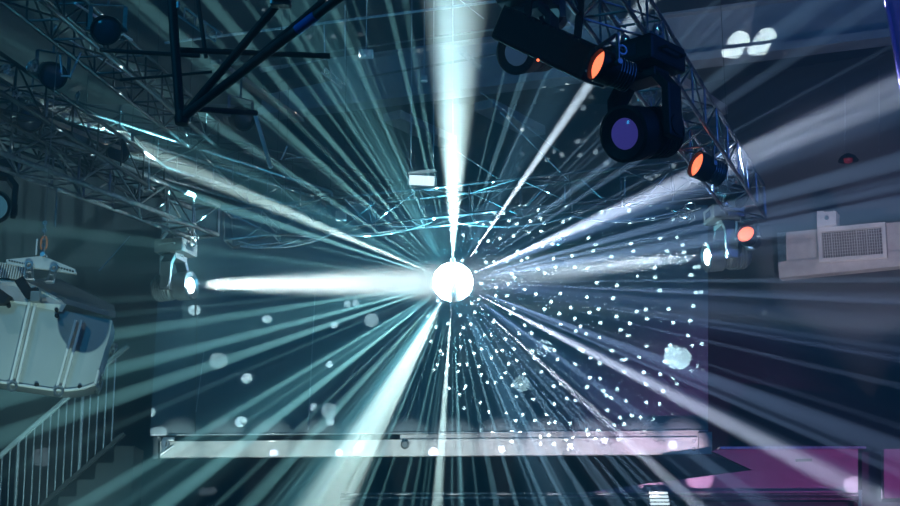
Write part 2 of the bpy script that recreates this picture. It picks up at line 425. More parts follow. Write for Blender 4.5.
# rods, stays and drop cables
def rod(a, Ya, b, Yb, r, label, m='wire', name='steel_rod', cat='rod', group='thin rods and stays'):
    tag(MB().tube(at(*a, Ya), at(*b, Yb), r, 8).build(name, M[m]), label, cat, group)
rod((255, 114), 12, (271, 168), 12, .019, 'thick pale pole hanging at a slant right of the black corner truss', 'white', 'metal_pole', 'pole', None)
rod((99, 271), 12, (130, 236), 12, .005, 'thin pale rod slanting in the dark above the stair wall')
rod((281, 160), 13, (287, 146), 13, .008, 'short vertical rod right of the thick pale pole')
rod((285, 159), 13, (303, 157), 13, .007, 'short level rod right of the thick pale pole')
rod((345, 199), 13.9, (367, 222), 13.9, .008, 'slanting rod in the middle truss, left of the lit panel')
rod((455, 150), 15, (506, 184), 15, .005, 'thin stay slanting down just right of the upward beam')
rod((500, 112), 15, (570, 182), 15, .005, 'thin stay slanting down toward the middle of the truss', )
rod((480, 92), 16, (560, 152), 16, .004, 'thin stay crossing behind the right-hand fine beams')
rod((582, 180), 13.9, (606, 202), 13.9, .008, 'slanting rod right of the long stay, above the truss')
rod((645, 200), 13.9, (670, 171), 13.9, .008, 'rod rising to the right toward the right truss')
rod((527, 206), 13.9, (548, 184), 13.9, .008, 'rod rising to the right beside the beam that climbs right')
rod((565, 180), 14, (565, 205), 14, .006, 'short vertical rod in the middle of the truss')
rod((625, 176), 14, (625, 200), 14, .006, 'short vertical rod near the right truss end')
rod((57, 190), 12, (55, 227), 12, .006, 'vertical rod dropping left of the left truss')
rod((149, 160), 12.5, (149, 190), 12.5, .006, 'vertical rod dropping onto the left truss')
rod((845, 84), 17, (845, 140), 17, .006, 'thin hanging rod at upper right, left one of a pair', 'steel')
rod((879, 70), 17, (879, 152), 17, .006, 'thin hanging rod at upper right, right one of a pair', 'steel')
rod((345, 5), 15, (345, 60), 15, .006, 'vertical stay left of the upward beam near the top')
rod((324, 25), 15, (325, 61), 15, .008, 'short bright vertical rod below the blue tape')
rod((75, 3), 9.5, (132, 40), 10.5, .010, 'long pale rod slanting at top left')
rod((60, 55), 10, (62, 74), 10, .007, 'left leg of a bright bracket high at the left')
rod((81, 52), 10, (70, 77), 10, .007, 'right leg of a bright bracket high at the left')
rod((61, 76), 10, (71, 76), 10, .007, 'foot of a bright bracket high at the left')
rod((70, 40), 10, (132, 78), 11.5, .006, 'long thin stay high at the left below the corner truss')
rod((178, 2), 8, (178, 8), 8, .01, 'short bright stub at top of the black corner truss')
rod((460, 0), 14, (484, 19), 14, .006, 'bright diagonal stay at the top right of the upward beam')
rod((563, 0), 10.5, (592, 33), 10.9, .009, 'bright diagonal rod above the long black lamp housing')
rod((568, 21), 10.5, (579, 32), 10.7, .008, 'short bright rod below the bright diagonal rod')
rod((598, 42), 10.5, (606, 50), 10.5, .010, 'short bright rod just above the topmost orange lamp')
rod((615, 16), 10.5, (625, 28), 10.7, .008, 'short bright rod on the right truss near the top')

# small lattice pieces (short ladder brackets)
def ladder(a, b, Y, w, label):
    A = at(*a, Y); B = at(*b, Y); t = thing('ladder_bracket', label, 'bracket', A, 'short ladder brackets')
    d = B - A; s = V((d.z, 0, -d.x)).normalized() * w
    for sg in (0, 1): MB().tube(s * sg, s * sg + d, .008).build('rail', M['alu'], t)
    mb = MB(); n = 7
    for k in range(n): mb.tube(d * (k / n) + s * (k % 2), d * ((k + 1) / n) + s * ((k + 1) % 2), .005)
    mb.build('lacing', M['alu'], t)
ladder((325, 68), (345, 84), 14, .06, 'short ladder bracket slanting below the blue tape')
ladder((461, 48), (483, 67), 14, .05, 'short ladder bracket slanting right of the upward beam')
ladder((185, 8), (222, 34), 10, .08, 'short ladder bracket between the legs of the black corner truss')
ladder((262, 211), (280, 230), 13.7, .05, 'short ladder bracket in the left part of the middle truss')

# lit ceiling panel over the truss
t = thing('panel_light', 'lit white rectangular lamp panel above the middle truss, left of the upward beam', 'lamp', at(422, 181, 16.5))
MB().box((0, 0, 0), (.36, .10, .18), Matrix.Rotation(.06, 3, 'Y'), .01).build('housing', M['steel'], t)
MB().box((0, -.055, -.01), (.31, .012, .12), Matrix.Rotation(.06, 3, 'Y')).build('diffuser', M['diffuser'], t)
MB().bar(V((-.16, -.06, .08)), V((.17, -.16, .09)), .12, .008).build('top_flap', M['offwhite'], t)
for x in (-.14, .14): MB().tube(V((x, 0, .09)), V((x, 0, CZ - t.location.z)), .005).build('drop_rod', M['wire'], t)
# small boxes fixed to rig
for px, py, Y, w, h, lab in ((341, 216, 14, .11, .10, 'small pale junction box on the middle truss, left part'),
                             (366, 54, 15, .17, .09, 'small bright lamp box under the roof, left of the upward beam'),
                             (424, 79, 16, .08, .07, 'small white box left of the upward beam, below the roof beam')):
    t = thing('junction_box', lab, 'box', at(px, py, Y), 'small boxes on the rig')
    MB().box((0, 0, 0), (w, .08, h), None, .012).build('case', M['white'], t)
    MB().box((0, -.042, 0), (w * .8, .008, h * .7), None, .003).build('lid', M['offwhite'], t)
    MB().tube(V((0, 0, h / 2)), V((0, 0, h / 2 + .03)) if px < 350 else V((0, 0, CZ - t.location.z)), .005).build('stem', M['wire'], t)
# dark ducts under the roof at left of the upward beam
t = tag(MB().bar(at(262, 84, 15), at(330, 70, 15), .3, .16, V((0, 0, 1)), .02).build('duct_box', M['black']), 'flat dark box duct under the roof, below the blue tape', 'duct')
t = tag(MB().bar(at(36, 115, 11), at(120, 148, 12.4), .02, .035, V((0, 0, 1))).build('timber_batten', M['wood']), 'brown painted batten lying along the dark left trusses', 'batten')
tag(MB().bar(at(215, 62, 13.5), at(300, 120, 16), .10, .05, V((0, 0, 1))).build('timber_batten', M['wood']), 'brownish beam running away under the roof, behind the black corner truss', 'batten')

# ------------------------------------------------------------------ mirror ball
R0 = .205
t = thing('mirror_ball', 'round mirror ball at the centre throwing beams of light in all directions', 'mirror ball', BALL)
MB().lathe([(0, -R0 * .985)] + [(R0 * .985 * math.cos(a), R0 * .985 * math.sin(a)) for a in [(-PI / 2 + PI * k / 24) for k in range(1, 24)]] + [(0, R0 * .985)], Matrix.Identity(4), 48).build('core', M['grout'], t, True)
bm = bmesh.new(); rows = 26
for i in range(rows):
    la0 = -PI / 2 + PI * i / rows; la1 = la0 + PI / rows; lm = (la0 + la1) / 2
    n = max(4, round(2 * PI * math.cos(lm) / (PI / rows)))
    for k in range(n):
        lo = 2 * PI * (k + .5) / n; c = V((math.cos(lm) * math.cos(lo), math.cos(lm) * math.sin(lo), math.sin(lm)))
        e = V((-math.sin(lo), math.cos(lo), 0)); u = c.cross(e)
        c2 = (c + e * random.gauss(0, .02) + u * random.gauss(0, .02)).normalized()
        e = (e - c2 * e.dot(c2)).normalized(); u = c2.cross(e); hw = .43 * PI / rows * R0
        vs = [bm.verts.new(c * R0 + e * a * hw + u * b * hw) for a, b in ((-1, -1), (1, -1), (1, 1), (-1, 1))]
        vs2 = [bm.verts.new(v.co - c * .006) for v in vs]
        bm.faces.new(vs)
        for q in range(4): bm.faces.new((vs[q], vs2[q], vs2[(q + 1) % 4], vs[(q + 1) % 4]))
x = MB(); x.bm.free(); x.bm = bm; x.build('mirror_tiles', M['mirror'], t)
MB().lathe([(.0, R0 - .01), (.03, R0 - .005), (.03, R0 + .04), (.012, R0 + .05), (0, R0 + .05)], Matrix.Identity(4), 16).build('hanging_cap', M['steel'], t, True)
MB().tube(V((0, 0, R0 + .04)), V((0, 0, 5.0 - .02)), .004).build('hanging_wire', M['wire'], t)

# ------------------------------------------------------------------ projection screen
SY = 19.8
t = thing('projection_screen', 'wide grey projection screen with a long pale bar along its bottom edge', 'screen', at(430, 444, SY))
O = t.location
def quad(pts, Y, th): return MB().prism([at(*p, Y) - O for p in pts], V((0, th, 0)))
quad([(150, 436), (708, 432), (708, 205), (163, 205)], SY + .05, .02).build('screen_cloth', M['screen'], t)
# pale batten: front face, shaded upper lip
bw = .30
quad([(160, 457.5), (698, 454), (698, 437), (160, 441.5)], SY - .05, .12).build('bottom_bar', M['white'], t)
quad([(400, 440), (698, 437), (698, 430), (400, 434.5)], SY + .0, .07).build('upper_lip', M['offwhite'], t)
quad([(150, 435.4), (708, 431.2), (708, 430.3), (150, 434.5)], SY, .03).build('hem', M['wire'], t)
quad([(698.6, 454), (712, 453.6), (712, 432), (698.6, 432.5)], SY - .06, .16).build('end_cap', M['offwhite'], t)
e = quad([(153, 459), (158, 459), (158, 436), (153, 436)], SY - .08, .2).build('end_bracket', M['charcoal'], t)
mb = MB()
mb.box(at(164, 446, SY - .09) - O, (.06, .06, .2), None, .01).box(at(169, 439, SY - .09) - O, (.16, .05, .05), None, .01)
mb.tube(at(160, 455, SY - .10) - O, at(173, 446, SY - .10) - O, .022).torus(at(165, 444, SY - .11) - O, .05, .015, frame_from(V((0, 1, 0))))
mb.build('bar_clamp', M['alu'], t)
mb = MB(); c = at(405, 445, SY - .08) - O; mb.lathe([(0, .0), (.055, 0), (.06, .03), (.04, .06), (0, .06)], Matrix.Translation(c) @ frame_from(V((0, -1, 0))).to_4x4(), 18)
mb.build('knob', M['charcoal'], t, True)
for p in ((694, 441), (694, 449)): MB().tube(at(*p, SY - .07) - O, at(*p, SY - .04) - O, .03, 12).build('bolt', M['steel'], t)
# seam panels: loose pull cords in front of the cloth
for a, b, lab in (((204, 352), (196, 412), 'thin pale cord hanging in front of the left part of the screen'),
                  ((315, 295), (308, 430), 'thin pale cord hanging in front of the screen, left of the ball')):
    rod(a, SY - .1, b, SY - .1, .007, lab, 'wire', 'pull_cord', 'cord', 'pull cords on the screen')
tag(MB().bar(at(197, 300, SY), at(195, 434, SY), .012, .02, V((0, 1, 0))).build('screen_edge_strip', M['charcoal']), 'dark vertical strip down the left part of the screen', 'strip')

# ------------------------------------------------------------------ rigged speaker at left
YS = 10.0
t = thing('hanging_speaker', 'big pale speaker cabinet hanging at the left edge, with two pale strap bars', 'speaker', at(30, 340, YS))
O = t.location
def q2(pts, Y, vec): return MB().prism([at(p[0], p[1], Y + (p[2] if len(p) > 2 else 0)) - O for p in pts], V(vec))
front = [(-60, 289), (0, 299), (60, 310), (112, 320), (110, 334), (104, 352), (99, 370), (95, 384), (84, 388), (70, 390), (55, 390), (40, 388), (20, 385), (0, 382), (-60, 370)]
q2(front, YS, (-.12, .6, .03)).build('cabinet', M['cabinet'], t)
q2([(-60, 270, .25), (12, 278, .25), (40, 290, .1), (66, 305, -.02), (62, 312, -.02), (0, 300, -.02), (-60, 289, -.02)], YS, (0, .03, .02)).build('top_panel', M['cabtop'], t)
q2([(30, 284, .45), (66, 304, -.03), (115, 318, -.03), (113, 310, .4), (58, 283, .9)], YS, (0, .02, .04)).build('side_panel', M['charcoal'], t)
mb = MB(); pts = [at(x, y, YS - .02) - O for x, y in front[6:]]; mb.path(pts, .011); mb.build('bottom_trim', M['white'], t)
for a, b in (((33, 302), (14, 383)), ((79, 320), (60, 388))):
    A = at(*a, YS - .03) - O; B = at(*b, YS - .03) - O
    s = MB().bar(A + V((-.022, 0, 0)), B + V((-.022, 0, 0)), .018, .02, V((0, 1, 0))).bar(A + V((.022, 0, 0)), B + V((.022, 0, 0)), .018, .02, V((0, 1, 0))).build('strap_bar', M['white'], t)
    MB().torus(B + V((0, -.03, -.03)), .030, .009, frame_from(V((0, 1, 0)))).build('ring_bolt', M['alu'], s)
for p in ((9, 306), (57, 310), (57, 316), (37, 385), (80, 387), (-2, 381)):
    MB().lathe([(0, 0), (.016, 0), (.014, .02), (0, .022)], Matrix.Translation(at(*p, YS - .01) - O) @ frame_from(V((0, -1, 0))).to_4x4(), 10).build('bolt', M['black'], t)
MB().bar(at(19, 279, YS - .05) - O, at(31, 297, YS - .05) - O, .07, .05, V((0, 1, 0)), .008).bar(at(29, 294, YS - .05) - O, at(38, 292, YS - .06) - O, .07, .05, V((0, 1, 0)), .006).build('black_bracket', M['black'], t)
MB().box(at(36, 297, YS - .06) - O, (.07, .06, .08), None, .006).build('strap_buckle', M['charcoal'], t)
MB().prism([at(-8, 283, YS - .1) - O, at(9, 295, YS - .1) - O, at(4, 303, YS - .1) - O, at(-8, 303, YS - .1) - O], V((0, .1, 0))).build('corner_plate', M['black'], t)
# spreader plate
t = thing('spreader_plate', 'pale triangular lifting plate with rows of holes, holding the left speaker', 'plate', at(42, 262, YS))
O = t.location
outline = [(6, 259.5), (40, 256), (48, 258), (75, 269), (76, 273.5), (70, 273), (52, 270), (27, 267), (7, 263.5)]
mb = q2(outline, YS, (0, .035, 0)); pl = mb.build('plate', M['offwhite'], t)
mb = MB()
for k in range(7): mb.tube(at(9.5 + k * 2.6, 260.6 + k * .55, YS - .004) - O, at(9.5 + k * 2.6, 260.6 + k * .55, YS + .002) - O, .0065, 10)
for k in range(7): mb.tube(at(56 + k * 2.8, 266.8 + k * .75, YS - .004) - O, at(56 + k * 2.8, 266.8 + k * .75, YS + .002) - O, .0075, 10)
mb.build('holes', M['black'], pl)
for (a, b) in (((29, 265), (30, 280)), ((54, 268), (50, 282))):
    mb = MB(); A = at(*a, YS - .02) - O; B = at(*b, YS - .02) - O; m_ = (A + B) / 2
    mb.torus(A, .024, .009, frame_from(V((0, 1, 0)))); mb.tube(A + V((-.02, 0, 0)), B + V((-.022, 0, 0)), .009); mb.tube(A + V((.02, 0, 0)), B + V((.022, 0, 0)), .009)
    mb.tube(B + V((-.03, 0, 0)), B + V((.03, 0, 0)), .012); mb.tube(m_ + V((-.02, 0, 0)), m_ + V((.02, 0, 0)), .008)
    mb.build('shackle', M['alu'], t)
# chain with orange hooks
t = thing('hoist_chain', 'hoist chain with orange hook dropping to the pale lifting plate', 'chain', at(43, 256, YS))
O = t.location; mb = MB()
top = at(44, 236, YS) - O
for k in range(9):
    c = V((0, 0, .02)).lerp(top + V((0, 0, .1)), k / 8); mb.torus(c, .013, .0045, frame_from(V((1, 0, 0)) if k % 2 else V((0, 1, 0))), 10)
mb.build('chain', M['steel'], t)
mb = MB()
for sx in (-1, 1): mb.path([V((sx * .008, 0, .15)), V((sx * .022, 0, .12)), V((sx * .02, 0, .07)), V((sx * .012, 0, .05))], .008)
mb.build('hook', M['orange'], t)['label'] = 'orange hook'
MB().tube(V((0, -.02, .01)), V((0, .05, .01)), .018, 12).tube(V((0, 0, 0)), V((0, 0, .05)), .014).build('shackle', M['alu'], t)
MB().tube(at(36, 255, YS) - O, at(37, 239, YS) - O, .006).build('guide_pin', M['wire'], t)
MB().tube(top, top + V((.0, 0, 3.4)), .004).build('drop_wire', M['steel'], t)
# corrugated hose
mb = MB(); A = at(-12, 268, YS + .2); B = at(26, 271, YS + .2)
for k in range(16):
    c = A.lerp(B, k / 15); mb.bar(c + V((-.012, 0, -.07)), c + V((.004, 0, .045)), .06, .008, V((1, 0, 0)))
tag(mb.build('corrugated_hose', M['offwhite']), 'ribbed pale hose passing behind the lifting plate at the left edge', 'hose')
# crumpled pale cloth and cable at cabinet's right end
mb = MB()
bmc = mb.bm; import itertools
def cloth(pts, Y):
    vs = []
    for i, (x0, y0, x1, y1) in enumerate(pts):
        row = []
        for k in range(5):
            u = k / 4; row.append(bmc.verts.new(at(x0 + (x1 - x0) * u, y0 + (y1 - y0) * u, Y + .06 * math.sin(i * 2.1 + k * 1.9))))
        vs.append(row)
    for a, b in zip(vs, vs[1:]):
        for k in range(4): bmc.faces.new((a[k], a[k + 1], b[k + 1], b[k]))
cloth([(107, 333, 108, 334), (106, 340, 112, 343), (105, 346, 117, 343), (107, 351, 116, 350), (110, 355, 113, 356)], 10.5)
cloth([(96, 352, 104, 358), (95, 362, 104, 366), (97, 374, 103, 378), (97, 384, 101, 388), (95, 392, 98, 396)], 10.4)
o = mb.build('hanging_cloth', M['cloth'], None, True)
md = o.modifiers.new('s', 'SOLIDIFY'); md.thickness = .01
tag(o, 'crumpled pale patterned cloth hanging at the right end of the left speaker', 'cloth')

# ------------------------------------------------------------------ stair railing
YR = 15.5
t = thing('stair_railing', 'metal stair railing with thin pale balusters climbing to the right at lower left', 'railing', at(60, 430, YR))
O = t.location
def rail_y(x): return 454 - (x - 2) * .862
def foot_y(x): return 545 - (x - 0) * .87
MB().bar(at(-30, rail_y(-30), YR) - O, at(128, rail_y(128), YR) - O, .05, .05, V((0, 1, 0)), .01).build('handrail', M['charcoal'], t)
xs = [-22 + i * 8.1 for i in range(18)]
for i, x in enumerate(xs):
    thick = i in (5, 13)
    xb = x - 4.5
    yb = min(foot_y(x), 560)
    MB().tube(at(x, rail_y(x), YR) - O, at(xb, yb, YR) - O, .020 if thick else .009, 8).build('post' if thick else 'baluster', M['alu'], t, True)
MB().bar(at(-30, foot_y(-26), YR) - O, at(124, foot_y(128), YR) - O, .04, .05, V((0, 1, 0))).build('bottom_rail', M['black'], t)
# stair stringer: dark flight under the railing
mb = MB()
pA = at(-40, 600, YR + .1); pB = at(132, 446, YR + .1); pC = V((pB.x + .02, pB.y, pB.z)); n = 9
pts = []
for k in range(n):
    u0 = k / n; u1 = (k + 1) / n
    a = pA.lerp(pB, u0); b = pA.lerp(pB, u1)
    pts += [V((a.x, a.y, b.z)), V((b.x, a.y, b.z))]
pts += [V((pC.x, pA.y, pB.z)), V((pC.x, pA.y, 0)), V((pA.x, pA.y, 0))]
mb.prism([V((p.x, YR + .12, p.z)) for p in pts], V((0, .5, 0)))
tag(mb.build('staircase', M['black']), 'dark staircase flight behind the railing at lower left', 'stairs')

# ------------------------------------------------------------------ ventilation unit on the right wall
t = thing('sheet_metal_duct', 'long grey sheet metal panel on the right wall behind the ventilation grille', 'duct', on_right(838, 255))
O = t.location
def rq(pts, off, th): return MB().prism([on_right(*p, off) - O for p in pts], -wn * th)
rq([(777, 233), (940, 218), (940, 262), (779, 278)], .22, .22).build('sheet', M['offwhite'], t)
rq([(778, 262), (940, 247), (940, 262), (779, 278)], .25, .03).build('lower_strip', M['offwhite'], t)
rq([(777, 233.5), (786, 232.6), (787, 277), (779, 277.6)], .245, .025).build('end_flange', M['steel'], t)
t = thing('ventilation_grille', 'white square-meshed ventilation grille mounted on the grey panel at right', 'vent', on_right(852, 242, .25))
O = t.location
fo = [(817, 228), (885, 222), (887, 257), (819, 262)]
fi = [(821, 232), (881, 226.8), (883, 253.5), (823, 258)]
mb = MB()
for k in range(4):
    k2 = (k + 1) % 4; mb.prism([on_right(*fo[k], .36) - O, on_right(*fo[k2], .36) - O, on_right(*fi[k2], .36) - O, on_right(*fi[k], .36) - O], -wn * .1)
mb.build('frame', M['white'], t)
rq(fi, .27, .01).build('backing', M['black'], t)
mb = MB()
def fl(u, v, off):
    a = V((*fi[0], 0)).lerp(V((*fi[1], 0)), u); b = V((*fi[3], 0)).lerp(V((*fi[2], 0)), u); c = a.lerp(b, v); return on_right(c.x, c.y, off) - O
for k in range(1, 24): mb.tube(fl(k / 24, 0, .33), fl(k / 24, 1, .33), .0065, 5)
for k in range(1, 9): mb.tube(fl(0, k / 9, .335), fl(1, k / 9, .335), .005, 5)
for k in (4, 14, 18): mb.tube(fl(k / 24, 0, .34), fl(k / 24, 1, .34), .011, 5)
mb.build('mesh_grid', M['white'], t)
t = thing('wall_speaker', 'small white box fixed above the ventilation grille', 'box', on_right(826, 220, .3))
O = t.location
rq([(817, 211), (836, 211), (836, 224), (817, 227)], .45, .3).build('case', M['white'], t)
MB().lathe([(0, 0), (.03, 0), (.035, .01), (0, .015)], Matrix.Translation(on_right(827, 218, .455) - O) @ frame_from(wn).to_4x4(), 14).build('badge', M['steel'], t, True)
rq([(824, 210), (833, 209.6), (833, 211), (824, 211.5)], .47, .05).build('hinge', M['black'], t)
# hanging fitting on rods
t = thing('pendant_lamp', 'small dark red pendant lamp hanging from the rods at upper right', 'lamp', at(848, 157, 17))
MB().lathe([(0, .05), (.03, .045), (.10, 0), (.13, -.05), (.12, -.05), (0, .0)], Matrix.Identity(4), 20).build('shade', M['black'], t, True)
MB().lathe([(0, -.09), (.05, -.07), (.06, -.02), (0, 0)], Matrix.Identity(4), 16).build('bulb', M['redglass'], t, True)
MB().tube(V((-.03, 0, .05)), V((-.03, 0, .3)), .005).build('stem', M['steel'], t)
# violet drape hanging top right
mb = MB(); pf = []
A = at(882, -20, 12); B = at(905, 98, 12)
N = 14
rows = []
for i in range(10):
    u = i / 9; L0 = at(880 + 22 * u, -20 + 120 * u, 12); row = []
    for k in range(N + 1):
        w = k / N * .75; row.append(mb.bm.verts.new(L0 + V((w, .05 * math.sin(k * 1.7), .02 * w))))
    rows.append(row)
for a, b in zip(rows, rows[1:]):
    for k in range(N): mb.bm.faces.new((a[k], a[k + 1], b[k + 1], b[k]))
o = mb.build('drape', M['drape'], None, True); md = o.modifiers.new('s', 'SOLIDIFY'); md.thickness = .02
tag(o, 'violet drape hanging in the top right corner', 'drape')

# ------------------------------------------------------------------ balcony fascia at lower right
YF = 18.6
def fpan(name, pts, Y, th, m, label, cat, group=None):
    return tag(MB().prism([at(*p, Y) for p in pts], V((0, th, 0))).build(name, M[m]), label, cat, group)
t = thing('fascia', 'wide plum balcony panel at lower right with a small slotted vent', 'panel', at(760, 472, YF), 'plum balcony fronts')
O = t.location
MB().prism([at(*p, YF) - O for p in ((712, 451), (720, 449), (858, 449), (858, 496), (560, 496), (600, 490), (752, 470))], V((0, .12, 0))).build('board', M['fascia'], t)  # left end cut back to the shape of the screen bar's shadow
MB().prism([at(*p, YF - .05) - O for p in ((720, 446.6), (866, 446.2), (866, 448.6), (720, 449))], V((0, .2, 0))).build('top_trim', M['steel'], t)
MB().prism([at(*p, YF - .03) - O for p in ((796, 459), (812, 458.6), (812, 461.2), (796, 461.6))], V((0, .03, 0))).build('slot_vent', M['black'], t)
t = thing('fascia', 'plum balcony panel cut by the right edge of the picture, beyond the dark post', 'panel', at(895, 472, YF), 'plum balcony fronts')
O = t.location
MB().prism([at(*p, YF) - O for p in ((884, 449), (960, 448), (960, 497), (884, 498))], V((0, .12, 0))).build('board', M['fascia'], t)
fpan('balcony_post', ((862, 452), (881, 452), (881, 540), (862, 540)), YF + .3, .3, 'wall', 'dark square post between the two plum balcony panels', 'post')
t = thing('balcony_rail', 'thin pale handrail running level along the bottom of the picture', 'rail', at(600, 497, YF - .25)); O = t.location
MB().tube(at(340, 494, YF - .25) - O, at(862, 494, YF - .25) - O, .018).build('upper_tube', M['steel'], t)
MB().tube(at(340, 498.5, YF - .25) - O, at(862, 498.5, YF - .25) - O, .022).build('lower_tube', M['steel'], t)
for px in (860,): MB().tube(at(px, 490, YF - .25) - O, at(px, 520, YF - .25) - O, .03).build('rail_post', M['alu'], t)
t = thing('louvre_box', 'small white louvred box on the bottom handrail', 'lamp', at(659, 497, YF - .35)); O = t.location
MB().prism([at(*p, YF - .3) - O for p in ((649, 491), (668, 491), (670, 506), (651, 506))], V((0, .12, 0))).build('case', M['charcoal'], t)
for k in range(4):
    MB().bar(at(649 + k * .5, 493 + k * 3.6, YF - .34) - O, at(667.5 + k * .6, 493 + k * 3.6, YF - .34) - O, .03, .026, V((0, 0, 1))).build('louvre', M['diffuser'], t)  # slats given a glow, though the box is no lamp
fpan('balcony_floor', ((340, 502), (960, 502), (960, 530), (340, 530)), YF - .1, 1.5, 'wall', 'dark balcony edge under the bottom handrail', 'balcony')

# ------------------------------------------------------------------ haze: the hall's air
W = bpy.data.worlds.new('hall_air'); sc.world = W; W.use_nodes = True
nt = W.node_tree; nt.nodes['Background'].inputs[0].default_value = (0, 0, 0, 1); nt.nodes['Background'].inputs[1].default_value = 0
v = nt.nodes.new('ShaderNodeVolumeScatter'); v.inputs['Density'].default_value = .022; v.inputs['Anisotropy'].default_value = .15
v.inputs['Color'].default_value = (1, 1, 1, 1)
nt.links.new(v.outputs[0], nt.nodes['World Output'].inputs['Volume'])

# ------------------------------------------------------------------ lights
BEAM = 78000.0
def spot(name, loc, d, e, size, col, blend=.5, falloff='Linear', soft=0.0, smooth=.05):
    L = bpy.data.lights.new(name, 'SPOT'); L.energy = e; L.color = (1, 1, 1); L.spot_size = size; L.spot_blend = blend; L.shadow_soft_size = soft
    L.use_nodes = True; nt = L.node_tree; em = nt.nodes['Emission']
    fo = nt.nodes.new('ShaderNodeLightFalloff'); fo.inputs['Strength'].default_value = 1; fo.inputs['Smooth'].default_value = smooth
    nt.links.new(fo.outputs[falloff], em.inputs['Strength']); em.inputs['Color'].default_value = (*col, 1)
    o = bpy.data.objects.new(name, L); o.location = loc; o.rotation_euler = V(d).to_track_quat('-Z', 'Y').to_euler(); COL.objects.link(o)
    return o, em
TEAL = (.58, .86, .85); PALE = (.72, .95, .98); LAV = (.58, .68, .95)
CR = V((1, 0, 0)); CU = V((0, -math.sin(PITCH), math.cos(PITCH))); CF = V((0, math.cos(PITCH), math.sin(PITCH)))
VIEW = (BALL - CAM).normalized()
def mixc(a, b, u): return tuple(x + (y - x) * u for x, y in zip(a, b))
def beam(ex, ey, w, br, tilt=-.15, blend=.5, ca=TEAL, cb=LAV):
    """reflected beam: leaves the ball toward the picture direction of pixel (ex, ey); w its angle in degrees"""
    dx, dy = ex - 453, 282 - ey; a = math.atan2(dy, dx)
    d = (CR * math.cos(a) + CU * math.sin(a) + CF * tilt).normalized()
    u = max(0, min(1, (math.cos(a) + .15) / 1.1)) * (1 if dy < 0 else .9)
    col = mixc(ca, cb, u)
    spot('reflected_beam', BALL + d * (R0 + .02), d, br * BEAM * (2.4 / (w + .8)), math.radians(w), col, blend, 'Quadratic')
beams = [
    # up
    (455, 0, 12, 8, -.25), (462, 0, 4.5, 5, -.1), (448, 0, 4.0, 4, .05), (440, 0, 3.0, 2.4, .0), (474, 0, 2.0, 1.6, -.1),
    # up-right
    (645, 0, 2.6, 8, -.35), (500, 0, 1.0, 1.6, -.1), (522, 0, .9, 1.3, .1), (546, 0, 1.2, 1.2, -.2), (580, 0, 1.0, 1.3, .0), (607, 60, .9, 1.2, .1),
    (690, 60, 1.0, 1.3, -.1), (700, 90, 1.6, 1.4, -.2), (640, 90, .8, 1.2, .1),
    (900, 84, 4.2, 7, -.4), (900, 112, 2.4, 1.5, -.3), (860, 10, 1.6, 1.0, -.3), (900, 158, 2.4, 3.4, -.3), (900, 206, 3.0, 3.4, -.3), (760, 215, 2.0, 2.0, .1),
    # right
    (900, 236, 2.0, 1.0, -.1), (900, 297, 1.6, 1.5, -.2), (900, 322, 2.6, .8, -.3), (900, 350, 1.4, .5, -.1),
    # right-down
    (900, 448, 2.8, 3.2, -.3), (900, 466, 2.0, 1.0, -.3), (858, 488, 2.8, 7, -.28), (700, 506, 2.2, 5, -.3), (770, 506, 2.0, 1.6, -.2), (560, 395, 1.0, 1.5, .0), (800, 430, 1.0, 1.3, -.1),
    (655, 506, 1.3, 1.6, -.2), (620, 506, 1.1, 1.2, -.1), (590, 506, 1.6, 1.7, -.1), (566, 506, 1.2, 1.5, -.2), (545, 506, 1.3, 1.8, -.1), (517, 506, 1.3, 1.6, -.1), (495, 506, 1.0, 1.2, 0), (478, 506, .9, 1.0, -.1), (463, 506, 1.0, 1.3, 0),
    # down
    (437, 506, 3.0, 5.5, -.2), (452, 506, .9, 1.3, 0), (412, 506, 1.0, 1.2, -.1), (400, 506, 1.2, 1.4, 0), (360, 506, 1.3, 2.0, -.1), (378, 506, .8, 1.2, .1), (384, 440, .8, 1.2, .1),
    # down-left
    (322, 506, 10, 6.5, -.3), (345, 506, 3.5, 4, -.1), (330, 506, 2.2, 2.0, -.1), (248, 506, 2.6, 2.6, -.2), (215, 506, 1.2, 1.4, -.1), (160, 506, 2.6, 4.2, -.2), (120, 506, 1.2, 1.0, -.1), (76, 506, 1.8, 3.0, -.2),
    (0, 475, 1.2, .9, -.1), (0, 436, 2.6, 4.6, -.2), (0, 398, 2.4, 4.2, -.15), (0, 350, 2.2, 3.2, -.2), (0, 325, 1.2, .9, -.1), (0, 305, 1.4, .9, -.1),
    # left-up
    (0, 222, 2.2, 1.5, -.1), (0, 200, 1.2, .9, 0), (0, 165, 1.8, 1.2, -.1), (0, 132, 2.4, 4.4, -.15), (0, 88, 3.2, 6, -.3), (0, 40, 2.0, 1.6, -.1), (30, 0, 2.2, 1.6, -.2), (90, 0, 1.6, 1.4, -.1),
    (140, 0, 2.0, 2.0, -.2), (176, 0, 1.2, 1.3, 0), (210, 0, 2.0, 2.0, -.2), (245, 0, 1.1, 1.4, 0), (270, 0, 1.6, 1.7, -.15), (305, 0, 1.2, 1.5, .0), (330, 0, 1.6, 2.0, -.2), (352, 0, 1.0, 1.3, .1), (368, 0, 1.4, 1.9, -.1), (388, 0, 1.4, 1.8, -.2), (405, 0, 1.6, 2.0, 0), (420, 0, 1.2, 1.8, -.1),
]
DIM_A, DIM_B = (.30, .8, .86), (.34, .54, .98)
for ex, ey, w, br, tl in beams:
    if br < 5: br *= .5 if ex in (0, 900) else (.7 if ey == 506 and (ex < 250 or ex > 650) else .9)
    if br < 3: beam(ex, ey, w * 1.2, br, tl, .5, DIM_A, DIM_B)
    else: beam(ex, ey, w * 1.35, br * .95, tl, .95)
